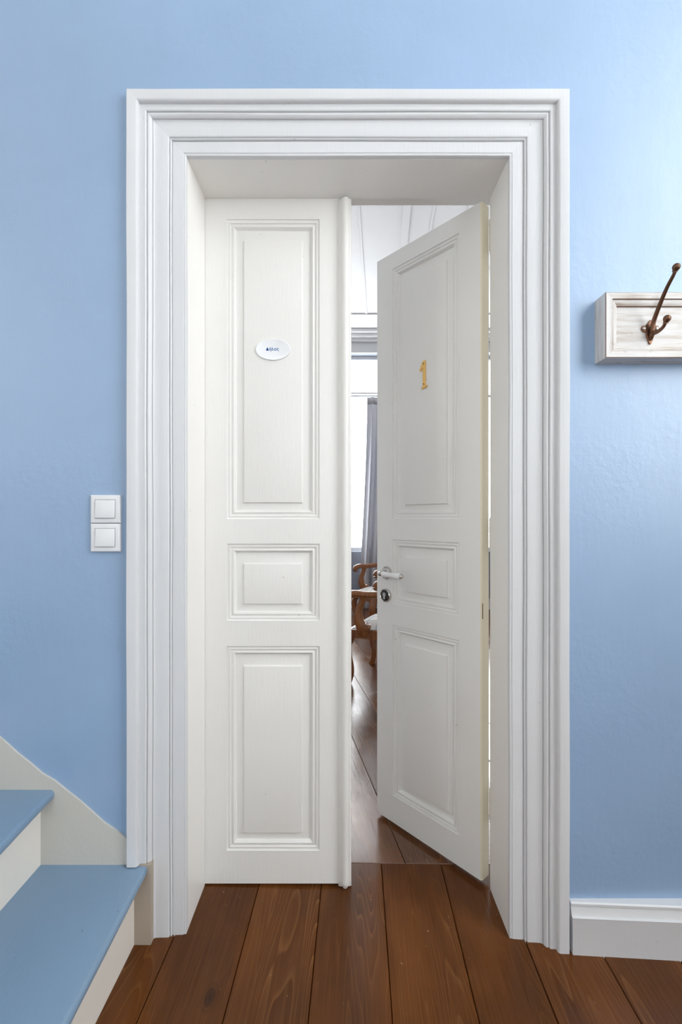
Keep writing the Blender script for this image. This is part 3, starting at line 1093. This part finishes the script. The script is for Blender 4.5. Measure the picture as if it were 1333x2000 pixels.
# hook: plate, two prongs with ball ends, two screws
hx, hzc = 0.819-0.694, 1.687-1.606
py = -CD+0.013
pl = [(0.0, 0.024), (0.006, 0.016), (0.012, 0.0088), (0.0210, 0.0075), (0.0240, 0.0), (0.0205, -0.0070), (0.011, -0.0105), (0.0105, -0.020), (0.0065, -0.031), (0.003, -0.040), (0.0, -0.043)]
pl = pl+[(-x, z) for x, z in reversed(pl[1:-1])]
hook = MB().prism(pl, py+0.001, py-0.004, lambda u, v, t: (hx+u, t, hzc+v)).build('coat_hook', 'bronze', cr)
hm = hook.modifiers.new('bevel', 'BEVEL')
hm.width = 0.0012
hm.segments = 2
tag(hook, 'aged bronze double coat hook')
for sx in (-0.0168, 0.0168):
    s_ = MB().lathe([(0.0048, 0.0), (0.0048, 0.0012), (0.0035, 0.0022)], (hx+sx, py-0.004, hzc), (0, -1, 0), 14).build('screw', 'screw', hook, 40)
up_ = catmull([(hx, py-0.003, hzc-0.030), (hx, py-0.009, hzc-0.020), (hx, py-0.012, hzc-0.002), (hx, py-0.019, hzc+0.018), (hx, py-0.042, hzc+0.050), (hx, py-0.066, hzc+0.078), (hx, py-0.087, hzc+0.096), (hx, py-0.093, hzc+0.103)], 5)
rad = lerp_list([(0.0045, 0.0045), (0.0065, 0.0062), (0.0062, 0.0058), (0.0060, 0.0055), (0.0056, 0.0050), (0.0048, 0.0045), (0.0043, 0.0042), (0.0040, 0.0040)], len(up_))
MB().sweep(up_, rad, 14, up=(1, 0, 0)).build('prong', 'bronze', hook, 60)


def ball(c, d, r):
    c, d = Vector(c), Vector(d).normalized()
    prof = [(0.0045, -r*1.25), (0.0068, -r*1.15), (0.0055, -r*1.0), (r*0.62, -r*0.85), (r*0.9, -r*0.45), (r, 0.0), (r*0.9, r*0.45), (r*0.6, r*0.8), (r*0.2, r*0.97)]
    return MB().lathe(prof, c, d, 18).build('ball_end', 'bronze', hook, 60)


ball((hx, py-0.098, hzc+0.112), (0, -0.5, 0.8), 0.0092)
lo_ = catmull([(hx, py-0.011, hzc-0.014), (hx, py-0.022, hzc-0.0185), (hx, py-0.038, hzc-0.0195), (hx, py-0.053, hzc-0.0155), (hx, py-0.061, hzc-0.008)], 5)
rad = lerp_list([(0.0065, 0.006), (0.0056, 0.005), (0.0048, 0.0045), (0.0044, 0.0042), (0.0042, 0.004)], len(lo_))
MB().sweep(lo_, rad, 14, up=(1, 0, 0)).build('prong', 'bronze', hook, 60)
ball((hx, py-0.066, hzc-0.001), (0, -0.5, 0.8), 0.0092)

# ------------------------------------------------------------------ room beyond: curtain, rod, armchairs
YC = 5.84
vs, fs = [], []
nu, nv = 120, 26
ztop, zbot = 2.745, 0.03
for j in range(nv+1):
    v = j/nv
    z = ztop+(zbot-ztop)*v
    xl = 0.297-0.085*min(1, v*1.25)**1.6
    xr = 0.92
    for i in range(nu+1):
        u = i/nu
        amp = 0.012+0.035*min(1, v*3)
        x = xl+(xr-xl)*u
        y = YC+amp*math.sin(u*2*PI*7+0.6*math.sin(v*3))+0.3*amp*math.sin(u*2*PI*17+v*2)
        vs.append((x, y, z))
for j in range(nv):
    for i in range(nu):
        a = j*(nu+1)+i
        fs.append((a, a+1, a+nu+2, a+nu+1))
cu_ = empty('curtain', (0.6, YC, fz(0.6)))
fab = mesh_obj('fabric', [(x-0.6, y-YC, z) for x, y, z in vs], fs, 'curtain', cu_, 180)
sm = fab.modifiers.new('thickness', 'SOLIDIFY')
sm.thickness = 0.003
vs, fs = [], []
for j in range(2):
    for i in range(nu+1):
        u = i/nu
        vs.append((0.297+(0.92-0.297)*u-0.6, 0.012*math.sin(u*2*PI*7)+0.0036*math.sin(u*2*PI*17)-0.004, ztop-(0.0 if j == 0 else 0.09)))
for i in range(nu):
    fs.append((i, i+1, i+nu+2, i+nu+1))
hb = mesh_obj('heading_tape', vs, fs, 'curtain', cu_, 180)
sm = hb.modifiers.new('thickness', 'SOLIDIFY')
sm.thickness = 0.003
tag(cu_, 'grey full length curtain drawn aside from the bright window', 'curtain')
rd = empty('curtain_rod', (0.0, YC, 2.79))
MB().lathe([(0.011, -0.95), (0.011, 1.05)], (0, 0, 0), (1, 0, 0), 12).build('rod', 'plastic', rd, 40)
for x in (-0.93, 1.03):
    MB().box(x-0.008, x+0.008, 0.0, RY1-YC, -0.012, 0.012).build('bracket', 'plastic', rd)
for x in (-0.97, 1.07):
    MB().lathe([(0.006, -0.018), (0.02, -0.01), (0.022, 0), (0.02, 0.01), (0.006, 0.018)], (x, 0, 0), (1, 0, 0), 12).build('finial', 'plastic', rd, 40)
tag(rd, 'thin white curtain rod crossing the bright window', 'curtain rod')


def armchair(label):
    root = empty('armchair')
    tag(root, label, 'armchair', 'wooden armchairs in the room beyond')
    # seat rails
    MB().box(-0.25, 0.25, -0.245, -0.205, 0.335, 0.395, 0.006).build('seat_rail', 'chair', root, 30)
    MB().box(-0.21, 0.21, 0.195, 0.225, 0.335, 0.395, 0.006).build('seat_rail', 'chair', root, 30)
    for s in (-1, 1):
        b = MB()
        b.add([(s*0.25, -0.21, 0.335), (s*0.215, -0.21, 0.335), (s*0.215, -0.21, 0.395), (s*0.25, -0.21, 0.395),
               (s*0.22, 0.215, 0.335), (s*0.185, 0.215, 0.335), (s*0.185, 0.215, 0.395), (s*0.22, 0.215, 0.395)],
              [(0, 1, 2, 3), (7, 6, 5, 4), (0, 4, 5, 1), (1, 5, 6, 2), (2, 6, 7, 3), (3, 7, 4, 0)])
        b.build('seat_rail', 'chair', root)
    # domed upholstered seat
    vs, fs = [], []
    N = 16
    for j in range(N+1):
        for i in range(N+1):
            u, v = i/N*2-1, j/N*2-1
            hw_ = 0.232-0.03*(v*0.5+0.5)
            d = (1-u**6)*(1-v**6)
            vs.append((u*hw_, v*0.215-0.006, 0.398+0.028*(1 if abs(u) < 1 and abs(v) < 1 else 0)*min(1, d*1.2)+0.038*max(0, (1-u*u)*(1-v*v))))
    for j in range(N):
        for i in range(N):
            a = j*(N+1)+i
            fs.append((a, a+1, a+N+2, a+N+1))
    # underside
    base = len(vs)
    vs += [(-0.232, -0.221, 0.385), (0.232, -0.221, 0.385), (0.202, 0.209, 0.385), (-0.202, 0.209, 0.385)]
    fs.append((base, base+1, base+2, base+3))
    mesh_obj('seat_cushion', vs, fs, 'plaid', root, 60, recalc=False)
    for s in (-1, 1):
        # cabriole front legs
        p = catmull([(s*0.232, -0.222, 0.375), (s*0.240, -0.236, 0.325), (s*0.250, -0.250, 0.275), (s*0.243, -0.240, 0.19), (s*0.232, -0.224, 0.10), (s*0.238, -0.234, 0.035), (s*0.250, -0.250, 0.004)], 4)
        rd_ = lerp_list([(0.030, 0.030), (0.036, 0.036), (0.034, 0.034), (0.026, 0.026), (0.020, 0.020), (0.021, 0.021), (0.027, 0.025)], len(p))
        MB().sweep(p, rd_, 12, up=(0, 1, 0)).build('leg', 'chair', root, 60)
        # raked rear legs running up into the back posts
        p = catmull([(s*0.205, 0.31, 0.003), (s*0.203, 0.255, 0.16), (s*0.203, 0.215, 0.36), (s*0.206, 0.235, 0.52), (s*0.215, 0.27, 0.72), (s*0.225, 0.32, 0.93)], 4)
        MB().sweep(p, lerp_list([(0.016, 0.018), (0.018, 0.02), (0.021, 0.024), (0.019, 0.021), (0.017, 0.018), (0.016, 0.016)], len(p)), 12, up=(1, 0, 0)).build('rear_leg', 'chair', root, 60)
        # scrolled arm and its curved support
        p = catmull([(s*0.218, 0.262, 0.675), (s*0.245, 0.15, 0.675), (s*0.268, 0.02, 0.660), (s*0.275, -0.10, 0.652), (s*0.276, -0.175, 0.655), (s*0.278, -0.215, 0.642), (s*0.279, -0.225, 0.618), (s*0.278, -0.205, 0.602)], 5)
        MB().sweep(p, lerp_list([(0.018, 0.018), (0.024, 0.022), (0.028, 0.024), (0.031, 0.025), (0.033, 0.026), (0.034, 0.027), (0.033, 0.026), (0.028, 0.018)], len(p)), 12).build('arm', 'chair', root, 60)
        p = catmull([(s*0.258, -0.115, 0.365), (s*0.266, -0.130, 0.42), (s*0.272, -0.150, 0.47), (s*0.274, -0.150, 0.54), (s*0.275, -0.125, 0.60), (s*0.275, -0.115, 0.645)], 4)
        MB().sweep(p, lerp_list([(0.026, 0.032), (0.030, 0.042), (0.027, 0.036), (0.023, 0.028), (0.021, 0.024), (0.024, 0.030)], len(p)), 12, up=(0, 1, 0)).build('arm_support', 'chair', root, 60)
        MB().lathe([(0.008, -0.032), (0.024, -0.030), (0.028, -0.012), (0.028, 0.012), (0.024, 0.030), (0.008, 0.032)], (s*0.262, -0.098, 0.425), (1, 0, 0), 16).build('support_scroll', 'chair', root, 40)
    # back: crest rail, lower rail and pierced splats
    p = catmull([(-0.238, 0.318, 0.925), (-0.13, 0.338, 0.955), (0, 0.345, 0.968), (0.13, 0.338, 0.955), (0.238, 0.318, 0.925)], 6)
    MB().sweep(p, lerp_list([(0.016, 0.026), (0.016, 0.036), (0.016, 0.04), (0.016, 0.036), (0.016, 0.026)], len(p)), 12).build('crest_rail', 'chair', root, 60)
    MB().box(-0.205, 0.205, 0.230, 0.250, 0.50, 0.545, 0.006).build('back_rail', 'chair', root, 30)
    for x in (-0.09, 0.0, 0.09):
        p = catmull([(x*0.9, 0.240, 0.53), (x*1.25, 0.262, 0.68), (x*0.85, 0.295, 0.82), (x*1.1, 0.335, 0.945)], 5)
        MB().sweep(p, lerp_list([(0.022, 0.008), (0.028, 0.008), (0.018, 0.008), (0.026, 0.008)], len(p)), 10, up=(0, 1, 0)).build('splat', 'chair', root, 60)
    return root


def copy_tree(o, parent=None):
    c = o.copy()
    C.objects.link(c)
    c.parent = parent
    for ch in list(o.children):
        copy_tree(ch, c)
    return c


ch1 = armchair('brown wooden armchair with plaid seat, the nearer one in the door gap')
ch2 = copy_tree(ch1)
ch2['label'] = 'brown wooden armchair with plaid seat, the farther one near the grey curtain'
ch1.location = (0.350, 3.36, fz(0.350))
ch1.rotation_euler = (0, 0, math.radians(-114))
ch2.location = (0.425, 4.81, fz(0.425))
ch2.rotation_euler = (0, 0, math.radians(-70))
